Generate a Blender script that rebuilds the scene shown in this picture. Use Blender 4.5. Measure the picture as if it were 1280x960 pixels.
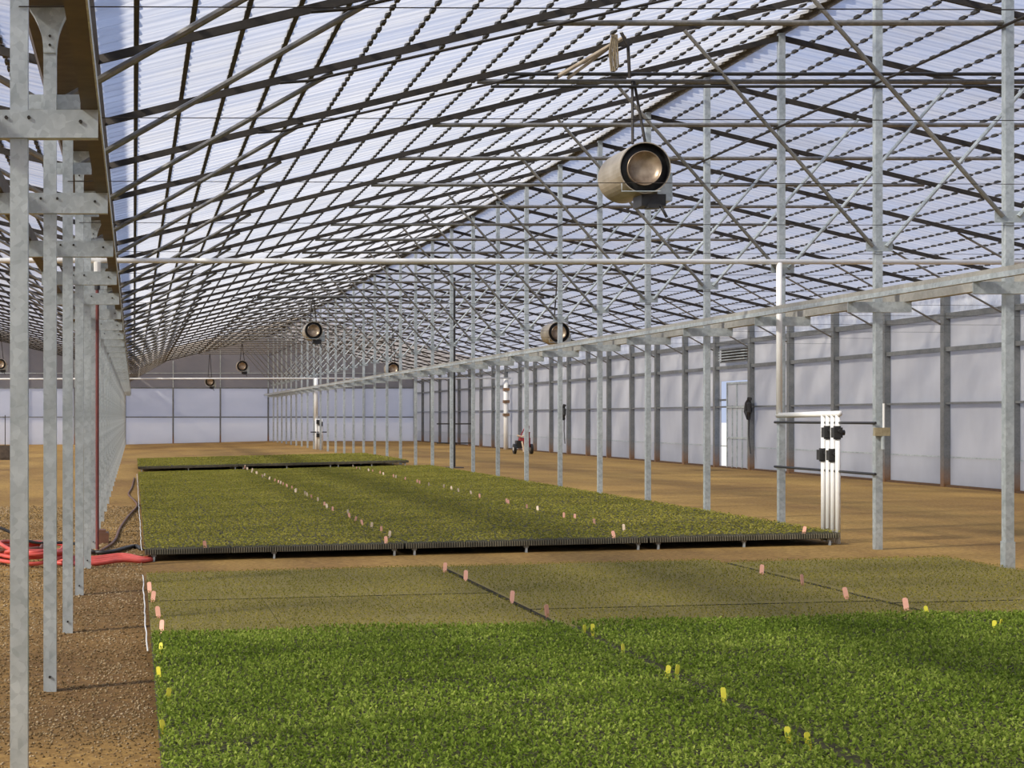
import bpy, math, random
import numpy as np
from mathutils import Vector

random.seed(7)
rng = np.random.default_rng(11)
scene = bpy.context.scene
for o in list(bpy.data.objects):
    bpy.data.objects.remove(o)
COL = scene.collection

# ------------------------------------------------------------------ camera
EYE = 1.60                       # eye height above the floor at the middle posts
F_PX, VPX, VPY = 2121.0, 167.0, 521.0
cam_d = bpy.data.cameras.new('camera')
cam_d.sensor_width = 36.0
cam_d.lens = F_PX / 1280.0 * 36.0
cam_d.shift_x = (640.0 - VPX) / 1280.0
cam_d.shift_y = (VPY - 480.0) / 1280.0
cam_d.clip_end = 2000.0
cam = bpy.data.objects.new('camera', cam_d)
COL.objects.link(cam)
cam.location = (0, 0, EYE)
cam.rotation_euler = (math.pi / 2, 0, 0)
scene.camera = cam

# ------------------------------------------------------------------ sky, sun, exposure
SUN_EL, SUN_AZ = math.radians(34), math.radians(-115)      # azimuth measured from +Y towards +X
world = bpy.data.worlds.new('world')
scene.world = world
world.use_nodes = True
wn = world.node_tree.nodes
wl = world.node_tree.links
wtc = wn.new('ShaderNodeTexCoord')
wsep = wn.new('ShaderNodeSeparateXYZ')
wl.new(wtc.outputs['Generated'], wsep.inputs[0])
wramp = wn.new('ShaderNodeValToRGB')                       # clear hazy sky: pale at the horizon, bluer overhead
wel = wramp.color_ramp.elements
wel[0].position, wel[0].color = 0.0, (.50, .57, .76, 1)
wel[1].position, wel[1].color = 1.0, (.24, .38, .78, 1)
e = wel.new(.25); e.color = (.40, .50, .80, 1)
wl.new(wsep.outputs[2], wramp.inputs[0])
wl.new(wramp.outputs[0], wn['Background'].inputs[0])
wn['Background'].inputs[1].default_value = 0.74
sun_d = bpy.data.lights.new('sun', 'SUN')
sun_d.energy = 7.0
sun_d.angle = math.radians(5)
sun_d.color = (1.0, 0.93, 0.82)
sun = bpy.data.objects.new('sun', sun_d)
COL.objects.link(sun)
sdir = Vector((math.sin(SUN_AZ) * math.cos(SUN_EL), math.cos(SUN_AZ) * math.cos(SUN_EL), math.sin(SUN_EL)))
sun.rotation_euler = sdir.to_track_quat('Z', 'Y').to_euler()
sun.location = (-30, 20, 40)
vs = scene.view_settings
vs.view_transform = 'Standard'
vs.look = 'None'
vs.gamma = 1.0
vs.use_curve_mapping = False
vs.exposure = 0.5
scene.cycles.max_bounces = 8
scene.cycles.transparent_max_bounces = 16
scene.cycles.diffuse_bounces = 5
scene.cycles.caustics_reflective = False
scene.cycles.caustics_refractive = False

# ------------------------------------------------------------------ helpers
class MB:
    """collects vertices and faces of one mesh"""
    def __init__(s):
        s.v, s.f = [], []
    def add(s, vs_, fs_):
        n = len(s.v)
        s.v += [tuple(p) for p in vs_]
        s.f += [tuple(i + n for i in f) for f in fs_]
        return s
    def box(s, x0, x1, y0, y1, z0, z1):
        return s.add([(x0, y0, z0), (x1, y0, z0), (x1, y1, z0), (x0, y1, z0), (x0, y0, z1), (x1, y0, z1), (x1, y1, z1), (x0, y1, z1)],
                     [(0, 3, 2, 1), (4, 5, 6, 7), (0, 1, 5, 4), (1, 2, 6, 5), (2, 3, 7, 6), (3, 0, 4, 7)])
    def prism_y(s, poly, y0, y1):
        """polygon in x,z (counter-clockwise seen from -y) extruded along y"""
        n = len(poly)
        return s.add([(x, y0, z) for x, z in poly] + [(x, y1, z) for x, z in poly],
                     [tuple(range(n)), tuple(reversed(range(n, 2 * n)))] +
                     [(i, i + n, (i + 1) % n + n, (i + 1) % n) for i in range(n)])
    def tube(s, pts, r, n=8, caps=True, r2=None):
        pts = [Vector(p) for p in pts]
        rings = []
        for i, p in enumerate(pts):
            a = pts[max(0, i - 1)]
            b = pts[min(len(pts) - 1, i + 1)]
            t = (b - a).normalized()
            u = t.cross(Vector((0, 0, 1)) if abs(t.z) < .9 else Vector((1, 0, 0))).normalized()
            w = t.cross(u)
            rr = r if r2 is None else r + (r2 - r) * i / (len(pts) - 1)
            rings.append([p + (u * math.cos(2 * math.pi * k / n) + w * math.sin(2 * math.pi * k / n)) * rr for k in range(n)])
        base = [q for rg in rings for q in rg]
        fs = []
        for i in range(len(pts) - 1):
            for k in range(n):
                fs.append((i * n + k, i * n + (k + 1) % n, (i + 1) * n + (k + 1) % n, (i + 1) * n + k))
        if caps:
            fs.append(tuple(reversed(range(n))))
            fs.append(tuple(range((len(pts) - 1) * n, len(pts) * n)))
        return s.add(base, fs)
    def lathe_y(s, prof, n=32):
        """profile of (radius, y) spun round the y axis"""
        base = [(r * math.cos(2 * math.pi * k / n), y, r * math.sin(2 * math.pi * k / n)) for r, y in prof for k in range(n)]
        fs = [(i * n + k, i * n + (k + 1) % n, (i + 1) * n + (k + 1) % n, (i + 1) * n + k)
              for i in range(len(prof) - 1) for k in range(n)]
        return s.add(base, fs)
    def mesh(s, name, mat, smooth=False):
        m = bpy.data.meshes.new(name)
        m.from_pydata(s.v, [], s.f)
        m.validate()
        if mat:
            m.materials.append(mat)
        if smooth:
            m.polygons.foreach_set('use_smooth', [True] * len(m.polygons))
        return m
    def build(s, name, mat, parent=None, loc=(0, 0, 0), smooth=False):
        return link(name, s.mesh(name, mat, smooth), parent, loc)

def link(name, data, parent=None, loc=(0, 0, 0), rot=None):
    o = bpy.data.objects.new(name, data)
    COL.objects.link(o)
    o.location = loc
    if rot:
        o.rotation_euler = rot
    if parent:
        o.parent = parent
    return o

def tag(o, label=None, cat=None, group=None, kind=None):
    if label: o['label'] = label
    if cat: o['category'] = cat
    if group: o['group'] = group
    if kind: o['kind'] = kind
    return o

def thing(name, label, cat, loc=(0, 0, 0), group=None):
    return tag(link(name, None, None, loc), label, cat, group)

ONES = ['', 'first', 'second', 'third', 'fourth', 'fifth', 'sixth', 'seventh', 'eighth', 'ninth', 'tenth', 'eleventh', 'twelfth',
        'thirteenth', 'fourteenth', 'fifteenth', 'sixteenth', 'seventeenth', 'eighteenth', 'nineteenth', 'twentieth']
def ordinal(n):
    if n <= 20:
        return ONES[n]
    if n == 30:
        return 'thirtieth'
    if n == 40:
        return 'fortieth'
    return {2: 'twenty-', 3: 'thirty-'}[n // 10] + ONES[n % 10]

# ------------------------------------------------------------------ materials
def new_mat(name):
    m = bpy.data.materials.new(name)
    m.use_nodes = True
    nt = m.node_tree
    for n in list(nt.nodes):
        if n.type != 'OUTPUT_MATERIAL':
            nt.nodes.remove(n)
    out = next(n for n in nt.nodes if n.type == 'OUTPUT_MATERIAL')
    return m, nt, out

def ramp(nt, stops):
    r = nt.nodes.new('ShaderNodeValToRGB')
    el = r.color_ramp.elements
    while len(el) > 1:
        el.remove(el[-1])
    el[0].position, el[0].color = stops[0][0], (*stops[0][1], 1)
    for p, c in stops[1:]:
        e = el.new(p)
        e.color = (*c, 1)
    return r

def noise(nt, scale, detail=4, rough=.55, coord='Object', vec_scale=None):
    tc = nt.nodes.new('ShaderNodeTexCoord')
    n = nt.nodes.new('ShaderNodeTexNoise')
    n.inputs['Scale'].default_value = scale
    n.inputs['Detail'].default_value = detail
    n.inputs['Roughness'].default_value = rough
    src = tc.outputs[coord]
    if vec_scale:
        mp = nt.nodes.new('ShaderNodeMapping')
        mp.inputs['Scale'].default_value = vec_scale
        nt.links.new(src, mp.inputs[0])
        src = mp.outputs[0]
    nt.links.new(src, n.inputs['Vector'])
    return n

def simple(name, c0, c1=None, rough=.6, metal=0., scale=8., bump=0., vec_scale=None, coord='Object'):
    m, nt, out = new_mat(name)
    b = nt.nodes.new('ShaderNodeBsdfPrincipled')
    b.inputs['Roughness'].default_value = rough
    b.inputs['Metallic'].default_value = metal
    n = noise(nt, scale, coord=coord, vec_scale=vec_scale)
    r = ramp(nt, [(.3, c0), (.7, c1 or tuple(x * .8 for x in c0))])
    nt.links.new(n.outputs[0], r.inputs[0])
    nt.links.new(r.outputs[0], b.inputs['Base Color'])
    if bump:
        bp = nt.nodes.new('ShaderNodeBump')
        bp.inputs['Strength'].default_value = bump
        nt.links.new(n.outputs[0], bp.inputs['Height'])
        nt.links.new(bp.outputs[0], b.inputs['Normal'])
    nt.links.new(b.outputs[0], out.inputs[0])
    return m

M = {}
def galv(name, a, b_, rough=.42, metal=.45, rust=None):
    m, nt, out = new_mat(name)
    b = nt.nodes.new('ShaderNodeBsdfPrincipled')
    b.inputs['Roughness'].default_value = rough
    b.inputs['Metallic'].default_value = metal
    n = noise(nt, 5, 5, .6)
    v = nt.nodes.new('ShaderNodeTexVoronoi')
    v.inputs['Scale'].default_value = 28
    tc = nt.nodes.new('ShaderNodeTexCoord')
    nt.links.new(tc.outputs['Object'], v.inputs['Vector'])
    mx = nt.nodes.new('ShaderNodeMix')
    mx.data_type = 'RGBA'
    mx.inputs[0].default_value = .35
    r1 = ramp(nt, [(.3, a), (.7, b_)])
    nt.links.new(n.outputs[0], r1.inputs[0])
    nt.links.new(r1.outputs[0], mx.inputs[6])
    bw = nt.nodes.new('ShaderNodeRGBToBW')
    nt.links.new(v.outputs['Color'], bw.inputs[0])
    r2 = ramp(nt, [(.2, b_), (.8, a)])
    nt.links.new(bw.outputs[0], r2.inputs[0])
    nt.links.new(r2.outputs[0], mx.inputs[7])
    col = mx.outputs[2]
    if rust:
        # dirt splashed on the lowest part of the steel: height in world metres
        geo = nt.nodes.new('ShaderNodeNewGeometry')
        sx = nt.nodes.new('ShaderNodeSeparateXYZ')
        nt.links.new(geo.outputs['Position'], sx.inputs[0])
        n2 = noise(nt, 3, 4, .6)
        ad = nt.nodes.new('ShaderNodeMath'); ad.operation = 'MULTIPLY_ADD'
        nt.links.new(n2.outputs[0], ad.inputs[0]); ad.inputs[1].default_value = -.7
        nt.links.new(sx.outputs[2], ad.inputs[2])
        mr = nt.nodes.new('ShaderNodeMapRange')
        mr.inputs[1].default_value = -.35; mr.inputs[2].default_value = .35
        mr.inputs[3].default_value = .9; mr.inputs[4].default_value = 0
        nt.links.new(ad.outputs[0], mr.inputs[0])
        m2 = nt.nodes.new('ShaderNodeMix'); m2.data_type = 'RGBA'
        nt.links.new(mr.outputs[0], m2.inputs[0])
        nt.links.new(col, m2.inputs[6]); m2.inputs[7].default_value = (*rust, 1)
        col = m2.outputs[2]
    nt.links.new(col, b.inputs['Base Color'])
    nt.links.new(b.outputs[0], out.inputs[0])
    return m
M['galv'] = galv('galvanized_steel', (.66, .72, .73), (.35, .40, .41))
M['galv_dirty'] = galv('galvanized_steel_dirty', (.27, .28, .28), (.17, .185, .19), rust=(.30, .15, .06))
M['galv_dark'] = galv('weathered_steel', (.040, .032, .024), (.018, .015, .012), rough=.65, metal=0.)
M['galv_tube'] = galv('galvanized_tube', (.30, .29, .265), (.16, .155, .145), rough=.35, metal=.5)
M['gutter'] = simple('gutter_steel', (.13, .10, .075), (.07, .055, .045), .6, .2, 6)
M['beam'] = galv('beam_steel', (.50, .49, .44), (.33, .32, .28), metal=.3)
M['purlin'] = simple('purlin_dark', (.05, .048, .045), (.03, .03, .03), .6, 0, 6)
M['black'] = simple('black_plastic', (.018, .018, .018), (.03, .03, .03), .45, 0, 20)
M['pvc'] = simple('white_pvc', (.95, .95, .92), (.90, .90, .86), .35, 0, 6)
M['red'] = simple('red_paint', (.42, .03, .035), (.30, .02, .025), .4, 0, 10)
M['redpipe'] = simple('red_pipe', (.22, .05, .045), (.15, .04, .035), .5, 0, 10)
M['hose'] = simple('pink_hose', (.75, .12, .09), (.55, .08, .06), .45, 0, 7)
M['hose_brown'] = simple('brown_hose', (.22, .10, .06), (.13, .065, .04), .5, 0, 7)
M['tagpink'] = simple('pink_tag', (1.0, .55, .40), (.95, .48, .36), .5, 0, 30)
M['tagyellow'] = simple('yellow_tag', (1.0, .92, .10), (.95, .85, .06), .5, 0, 30)
M['tagwhite'] = simple('cream_tag', (.95, .78, .58), (.9, .66, .48), .5, 0, 30)
M['heater_shell'] = simple('heater_shell', (.52, .46, .36), (.33, .28, .20), .38, .35, 3.5)
M['heater_disc'] = simple('heater_disc', (.50, .40, .29), (.20, .14, .09), .35, .5, 6, vec_scale=(1, 1, 1))
M['rope'] = simple('tan_cord', (.33, .27, .17), (.18, .14, .09), .8, 0, 30)
M['wood'] = simple('aged_strut', (.55, .46, .33), (.34, .27, .19), .55, 0, 9)
M['tray'] = simple('black_tray', (.035, .034, .028), (.06, .055, .045), .7, 0, 14)
M['soil'] = simple('tray_soil', (.10, .085, .04), (.05, .05, .02), .9, 0, 40)
M['soil_pale'] = simple('tray_soil_pale', (.30, .235, .065), (.17, .145, .04), .9, 0, 40)
M['brass'] = simple('brass', (.55, .48, .30), (.4, .33, .2), .4, .6, 20)
M['concrete'] = simple('concrete', (.40, .37, .32), (.3, .28, .25), .9, 0, 5)

def sheet(name, tint, w_trans, w_clear, ripple=0., stain=None, stain_scale=.5):
    """translucent glazing: scatters daylight through, lets a share pass clear"""
    m, nt, out = new_mat(name)
    n = noise(nt, stain_scale, 5, .6, vec_scale=(.35, 1.6, 1))
    r = ramp(nt, [(.3, tint), (.72, stain or tuple(x * .86 for x in tint))])
    nt.links.new(n.outputs[0], r.inputs[0])
    tl = nt.nodes.new('ShaderNodeBsdfTranslucent')
    df = nt.nodes.new('ShaderNodeBsdfDiffuse')
    tp = nt.nodes.new('ShaderNodeBsdfTransparent')
    nt.links.new(r.outputs[0], tl.inputs[0])
    nt.links.new(r.outputs[0], df.inputs[0])
    tp.inputs[0].default_value = (.95, .95, .96, 1)
    if ripple:
        wv = nt.nodes.new('ShaderNodeTexWave')
        wv.wave_type = 'BANDS'
        wv.bands_direction = 'Y'
        wv.inputs['Scale'].default_value = 3.6
        wv.inputs['Distortion'].default_value = .4
        tc = nt.nodes.new('ShaderNodeTexCoord')
        nt.links.new(tc.outputs['Object'], wv.inputs['Vector'])
        bp = nt.nodes.new('ShaderNodeBump')
        bp.inputs['Strength'].default_value = ripple
        bp.inputs['Distance'].default_value = .02
        nt.links.new(wv.outputs[0], bp.inputs['Height'])
        nt.links.new(bp.outputs[0], tl.inputs['Normal'])
        nt.links.new(bp.outputs[0], df.inputs['Normal'])
    m1 = nt.nodes.new('ShaderNodeMixShader')
    m1.inputs[0].default_value = w_trans
    nt.links.new(df.outputs[0], m1.inputs[1])
    nt.links.new(tl.outputs[0], m1.inputs[2])
    m2 = nt.nodes.new('ShaderNodeMixShader')
    m2.inputs[0].default_value = w_clear
    if ripple:                                             # patchy dust film: cleaner and cloudier areas
        n3 = noise(nt, .8, 5, .65, vec_scale=(.5, 1.3, 1))
        mr = nt.nodes.new('ShaderNodeMapRange')
        for i_, v_ in ((1, .36), (2, .64), (3, w_clear * .55), (4, w_clear * 1.45)):
            mr.inputs[i_].default_value = v_
        nt.links.new(n3.outputs[0], mr.inputs[0])
        nt.links.new(mr.outputs[0], m2.inputs[0])
    nt.links.new(m1.outputs[0], m2.inputs[1])
    nt.links.new(tp.outputs[0], m2.inputs[2])
    nt.links.new(m2.outputs[0], out.inputs[0])
    return m
M['roof'] = sheet('corrugated_glazing', (.84, .85, .86), .43, .36, ripple=.35, stain=(.60, .62, .66))
M['roof_old'] = sheet('aged_glazing', (.62, .56, .46), .6, .12, ripple=.4, stain=(.5, .42, .34))
M['wall'] = sheet('wall_film', (.78, .775, .765), .62, .08, stain=(.68, .675, .67))
M['end'] = sheet('end_film', (.84, .82, .80), .7, .30, stain=(.76, .74, .73))
M['end_up'] = sheet('end_film_upper', (.76, .76, .79), .65, .22, stain=(.66, .67, .70))
M['wall_low'] = sheet('wall_film_low', (.68, .69, .71), .50, .06, stain=(.58, .59, .61))
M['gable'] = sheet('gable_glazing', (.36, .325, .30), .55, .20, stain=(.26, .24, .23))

def leaf_mat(name, stops, trans=.35):
    m, nt, out = new_mat(name)
    g = nt.nodes.new('ShaderNodeNewGeometry')
    n = noise(nt, .9, 4, .6)
    ad = nt.nodes.new('ShaderNodeMath'); ad.operation = 'MULTIPLY_ADD'
    nt.links.new(n.outputs[0], ad.inputs[0]); ad.inputs[1].default_value = .9
    mu = nt.nodes.new('ShaderNodeMath'); mu.operation = 'MULTIPLY_ADD'
    nt.links.new(g.outputs['Random Per Island'], mu.inputs[0]); mu.inputs[1].default_value = .6; mu.inputs[2].default_value = -.25
    nt.links.new(mu.outputs[0], ad.inputs[2])
    r = ramp(nt, stops)
    nt.links.new(ad.outputs[0], r.inputs[0])
    d = nt.nodes.new('ShaderNodeBsdfDiffuse')
    t = nt.nodes.new('ShaderNodeBsdfTranslucent')
    nt.links.new(r.outputs[0], d.inputs[0]); nt.links.new(r.outputs[0], t.inputs[0])
    mx = nt.nodes.new('ShaderNodeMixShader'); mx.inputs[0].default_value = trans
    nt.links.new(d.outputs[0], mx.inputs[1]); nt.links.new(t.outputs[0], mx.inputs[2])
    nt.links.new(mx.outputs[0], out.inputs[0])
    return m
M['leaf'] = leaf_mat('seedling_leaf', [(.1, (.11, .17, .025)), (.5, (.25, .345, .05)), (.9, (.52, .60, .13))])
M['leaf_pale'] = leaf_mat('small_seedling_leaf', [(.1, (.15, .155, .03)), (.5, (.28, .255, .045)), (.9, (.48, .40, .09))])
M['leaf_olive'] = leaf_mat('olive_seedling_leaf', [(.1, (.23, .235, .04)), (.5, (.37, .35, .065)), (.9, (.55, .47, .11))])

# floor: packed brown earth with gravelly, damp and pale patches
def floor_mat():
    m, nt, out = new_mat('packed_earth')
    b = nt.nodes.new('ShaderNodeBsdfPrincipled')
    b.inputs['Roughness'].default_value = .95
    fine = noise(nt, 16, 6, .7)
    r1 = ramp(nt, [(.3, (.20, .12, .028)), (.5, (.39, .25, .065)), (.7, (.56, .385, .125))])
    nt.links.new(fine.outputs[0], r1.inputs[0])
    big = noise(nt, .35, 5, .6, vec_scale=(1, .35, 1))
    r2 = ramp(nt, [(.35, (.62, .52, .43)), (.65, (1.05, .98, .86))])
    nt.links.new(big.outputs[0], r2.inputs[0])
    mx = nt.nodes.new('ShaderNodeMix'); mx.data_type = 'RGBA'; mx.blend_type = 'MULTIPLY'; mx.inputs[0].default_value = 1
    nt.links.new(r1.outputs[0], mx.inputs[6]); nt.links.new(r2.outputs[0], mx.inputs[7])
    # dark damp soil along the left post row from 9.6 m on
    geo = nt.nodes.new('ShaderNodeNewGeometry')
    sp = nt.nodes.new('ShaderNodeSeparateXYZ')
    nt.links.new(geo.outputs['Position'], sp.inputs[0])
    wob = noise(nt, 1.3, 4, .6)
    def mrange(sock, a, c, to0=0., to1=1.):
        ad = nt.nodes.new('ShaderNodeMath'); ad.operation = 'MULTIPLY_ADD'
        nt.links.new(wob.outputs[0], ad.inputs[0]); ad.inputs[1].default_value = .9
        nt.links.new(sock, ad.inputs[2])
        q = nt.nodes.new('ShaderNodeMapRange'); q.clamp = True
        for i, v in ((1, a), (2, c), (3, to0), (4, to1)):
            q.inputs[i].default_value = v
        nt.links.new(ad.outputs[0], q.inputs[0])
        return q.outputs[0]
    a1 = mrange(sp.outputs[1], 9.3, 10.9)
    a2 = mrange(sp.outputs[1], 17.5, 27.0, 1., .0)
    a3 = mrange(sp.outputs[0], -.9, -.1)
    p1 = nt.nodes.new('ShaderNodeMath'); p1.operation = 'MULTIPLY'
    p2 = nt.nodes.new('ShaderNodeMath'); p2.operation = 'MULTIPLY'
    nt.links.new(a1, p1.inputs[0]); nt.links.new(a2, p1.inputs[1])
    nt.links.new(p1.outputs[0], p2.inputs[0]); nt.links.new(a3, p2.inputs[1])
    cut = mrange(sp.outputs[0], 1.2, 1.6, .75, 0.)
    p3 = nt.nodes.new('ShaderNodeMath'); p3.operation = 'MULTIPLY'
    nt.links.new(p2.outputs[0], p3.inputs[0]); nt.links.new(cut, p3.inputs[1])
    m3 = nt.nodes.new('ShaderNodeMix'); m3.data_type = 'RGBA'; m3.blend_type = 'MULTIPLY'
    nt.links.new(p3.outputs[0], m3.inputs[0])
    nt.links.new(mx.outputs[2], m3.inputs[6]); m3.inputs[7].default_value = (.36, .28, .21, 1)
    nt.links.new(m3.outputs[2], b.inputs['Base Color'])
    bp = nt.nodes.new('ShaderNodeBump'); bp.inputs['Strength'].default_value = .6; bp.inputs['Distance'].default_value = .02
    nt.links.new(fine.outputs[0], bp.inputs['Height']); nt.links.new(bp.outputs[0], b.inputs['Normal'])
    nt.links.new(b.outputs[0], out.inputs[0])
    return m
M['floor'] = floor_mat()

# ------------------------------------------------------------------ layout of the house
XL, XC, XW = -0.557, 8.98, 18.55           # valley posts, ridge posts, right wall
D0, BAY = 8.28, 3.05                       # depth of the first post in view and the bay length
def DK(k): return D0 + BAY * k
KMAX = 34
YB, YF = DK(KMAX), -6.0                    # far end wall, near end wall
PITCH = 0.24
def zr(x):                                 # underside of the rafters of the main house
    return EYE + 3.06 + PITCH * x if x <= XC else EYE + 3.06 + PITCH * (2 * XC - x)
XR2 = 2 * XL - XC                          # ridge of the neighbouring house on the left
XW2 = XR2 - (XC - XL)
def zr2(x):
    return zr(2 * XL - x) if x > XR2 else zr(XL) + PITCH * (x - XW2)
GL = -0.23
def gz(x):                                 # the floor falls a little towards the valley posts
    if x >= XC: return 0.
    if x <= XL: return GL
    return GL * (XC - x) / (XC - XL)
TILT = math.atan(-GL / (XC - XL))

# ------------------------------------------------------------------ floor and the ground outside
b = MB()
xs = [XW2 - 2, -8, -4, XL, 2, 4, 6, XC, 13, XW + .05]
ys = [YF - 1] + [4 * i for i in range(0, 28)] + [YB + .3]
vv = [(x, y, gz(x)) for y in ys for x in xs]
nx = len(xs)
b.add(vv, [(j * nx + i, j * nx + i + 1, (j + 1) * nx + i + 1, (j + 1) * nx + i) for j in range(len(ys) - 1) for i in range(nx - 1)])
tag(b.build('floor', M['floor']), 'packed brown earth floor of the greenhouse', kind='structure')
b = MB().box(-400, 400, -200, 600, -1.2, -.55)
tag(b.build('outside_ground', simple('outside_earth', (.66, .62, .54), (.55, .51, .43), .95, 0, .2)),
    'pale earth ground outside the greenhouse', kind='structure')

# ------------------------------------------------------------------ roof: corrugated sheets with purlins laid in the corrugations
WP, WA = .30, .014                          # pitch and half height of the corrugation
SEG = 8
YOLD = DK(27)
def roof_sheet(name, x0, x1, zf, y0, y1, mat, parent=None):
    n = int(round((y1 - y0) / WP)) * SEG
    yy = np.linspace(y0, y1, n + 1)
    wav = np.cos(2 * np.pi * (yy - y0) / WP) * WA
    v = np.zeros((2 * (n + 1), 3))
    v[0::2, 0] = x0; v[1::2, 0] = x1
    v[0::2, 1] = yy; v[1::2, 1] = yy
    v[0::2, 2] = zf(x0) + .145 + wav
    v[1::2, 2] = zf(x1) + .145 + wav
    i = np.arange(n) * 2
    f = np.stack([i, i + 1, i + 3, i + 2], 1)
    m = bpy.data.meshes.new(name)
    m.vertices.add(len(v)); m.vertices.foreach_set('co', v.ravel())
    m.loops.add(4 * n); m.loops.foreach_set('vertex_index', f.ravel().astype(np.int32))
    m.polygons.add(n); m.polygons.foreach_set('loop_start', (np.arange(n) * 4).astype(np.int32))
    m.polygons.foreach_set('use_smooth', np.ones(n, bool))
    m.update(); m.validate()
    m.materials.append(mat)
    return link(name, m, parent)

PSP = .472
def slope(label, xa, xb, zf, old=True, purl=True):
    """one roof slope rising from xa (eave) to xb (ridge)"""
    s = 1 if xb > xa else -1
    root = roof_sheet('ceiling', min(xa, xb), max(xa, xb), zf, YF, YOLD if old else YB + .2, M['roof'])
    tag(root, label, kind='structure')
    if old:
        roof_sheet('aged_sheet', min(xa, xb), max(xa, xb), zf, YOLD, YB + .2, M['roof_old'], root)
    if purl:
        # purlins: narrow steel strips half sunk between the corrugations
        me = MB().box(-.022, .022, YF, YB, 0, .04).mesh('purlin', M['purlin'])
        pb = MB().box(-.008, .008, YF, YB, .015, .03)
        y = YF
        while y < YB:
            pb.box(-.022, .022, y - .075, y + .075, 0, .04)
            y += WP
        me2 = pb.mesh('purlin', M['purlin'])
        n = int(abs(xb - xa) / PSP)
        for i in range(n + 1):
            x = xa + s * (.36 + PSP * i)
            if (x - xb) * s > -.1:
                break
            solid = i < 5 and s > 0
            lift = .126 if solid else .118
            link('purlin', me if solid else me2, root, (x, 0, zf(x) + lift))
    return root
ceil0 = slope('translucent corrugated roof slope on the left of the ridge', XL + .22, XC - .02, zr)
slope('bluish translucent corrugated roof slope on the right of the ridge', XW + .25, XC + .02, zr)
slope('translucent corrugated roof of the neighbouring house left of the valley', XL - .22, XR2 + .02, zr2)
slope('far slope of the neighbouring house roof', XW2 - .2, XR2 - .02, zr2, old=False, purl=False)
MB().prism_y([(XC - .16, zr(XC) + .15), (XC, zr(XC) + .11), (XC + .16, zr(XC) + .15), (XC, zr(XC) + .22)], YF, YB).build('ridge_cap', M['galv_dark'], ceil0)
# unseen pipe added outside over the valley to shade the first sheets
tag(MB().tube([(XL - .08, YF, zr(XL) + .56), (XL - .08, YB, zr(XL) + .56)], .095, 10).build('added_shade_pipe', M['galv']),
    'unseen pipe added outside above the valley gutter to cast shade', 'pipe')
# valley gutter
g = MB()
zg = EYE + 2.72
g.prism_y([(XL - .17, zg), (XL + .17, zg), (XL + .27, zg + .30), (XL + .25, zg + .30), (XL + .155, zg + .02), (XL - .155, zg + .02), (XL - .25, zg + .30), (XL - .27, zg + .30)], YF, YB - .15)
tag(g.build('valley_gutter', M['gutter']), 'dark steel valley gutter carried on the left post row', 'gutter')

# ------------------------------------------------------------------ walls
def panel_wall(name, label):
    return tag(link(name, None), label, kind='structure')
# right wall: one film panel in each bay, wall posts, girts
wr = panel_wall('wall_right', 'translucent white film side wall on the right')
zt = zr(XW) + .12
wall_ks = list(range(-4, KMAX))
DOORK = 14
panup = MB().box(0, .02, .0, BAY, EYE + 2.3, zt).mesh('upper_panel', M['roof'])
pan = MB().box(0, .02, .0, BAY, .67, EYE + 2.3).mesh('film_panel', M['wall'])
panlow = MB().box(-.012, .02, .0, BAY, .0, .68).mesh('lower_panel', M['wall_low'])
for k in wall_ks:
    if k == DOORK:
        continue
    link('film_panel', pan, wr, (XW + .09, DK(k), 0))
    link('upper_panel', panup, wr, (XW + .09, DK(k), 0))
    link('lower_panel', panlow, wr, (XW + .09, DK(k), 0))
wp = MB().box(-.075, .075, -.085, .085, -.05, zr(XW) + .05).mesh('wall_post', M['galv_dirty'])
for k in range(-4, KMAX + 1):
    link('wall_post', wp, wr, (XW, DK(k), 0))
for zc, hh in ((EYE + .31, .025), (EYE + 1.54, .05), (EYE + 2.30, .065)):
    MB().box(XW - .03, XW + .088, YF, YB, zc - hh, zc + hh).build('girt', M['galv_dirty'], wr)
MB().box(XW - .04, XW + .1, YF, YB, -.05, .05).build('sill', simple('sill_dirt', (.13, .075, .035), (.09, .05, .03), .9), wr)
MB().box(XW + .074, XW + .09, YF, YB, .665, .695).build('film_hem', M['galv'], wr)
# knee braces of the wall posts belong to the trusses (below)

# door bay (between wall posts 14 and 15)
y0, y1 = DK(DOORK), DK(DOORK + 1)
dr = tag(link('door_1', None), 'framed sliding film door left ajar in the right wall', kind='structure')
MB().box(XW + .09, XW + .11, y0, y1, 2.72, zt).build('over_panel', M['wall'], dr)
MB().box(XW - .02, XW + .0, y0, y1 - 1.08, .03, 2.66).build('door_leaf', M['wall'], dr)
MB().box(XW + .09, XW + .11, y1 - .55 + .38, y1, 0.0, 2.72).build('side_panel', M['wall'], dr)
for yy in (y0 + .18, y0 + .65, y0 + 1.1, y1 - 1.1, y0 + 1.5):
    MB().box(XW - .05, XW - .02, yy - .03, yy + .03, .03, 2.66 if yy not in (y0 + .65, y0 + 1.5) else 1.95).build('stile', M['galv'], dr)
for z0_ in (.95, 1.9, 2.64):
    MB().box(XW - .055, XW - .02, y0 + .18, y1 - 1.1, z0_ - .03, z0_ + .03).build('rail', M['galv'], dr)
MB().box(XW + .06, XW + .1, y1 - 1.08, y1 - .1, 2.1, 2.16).build('transom', M['galv_dirty'], dr)
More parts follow.
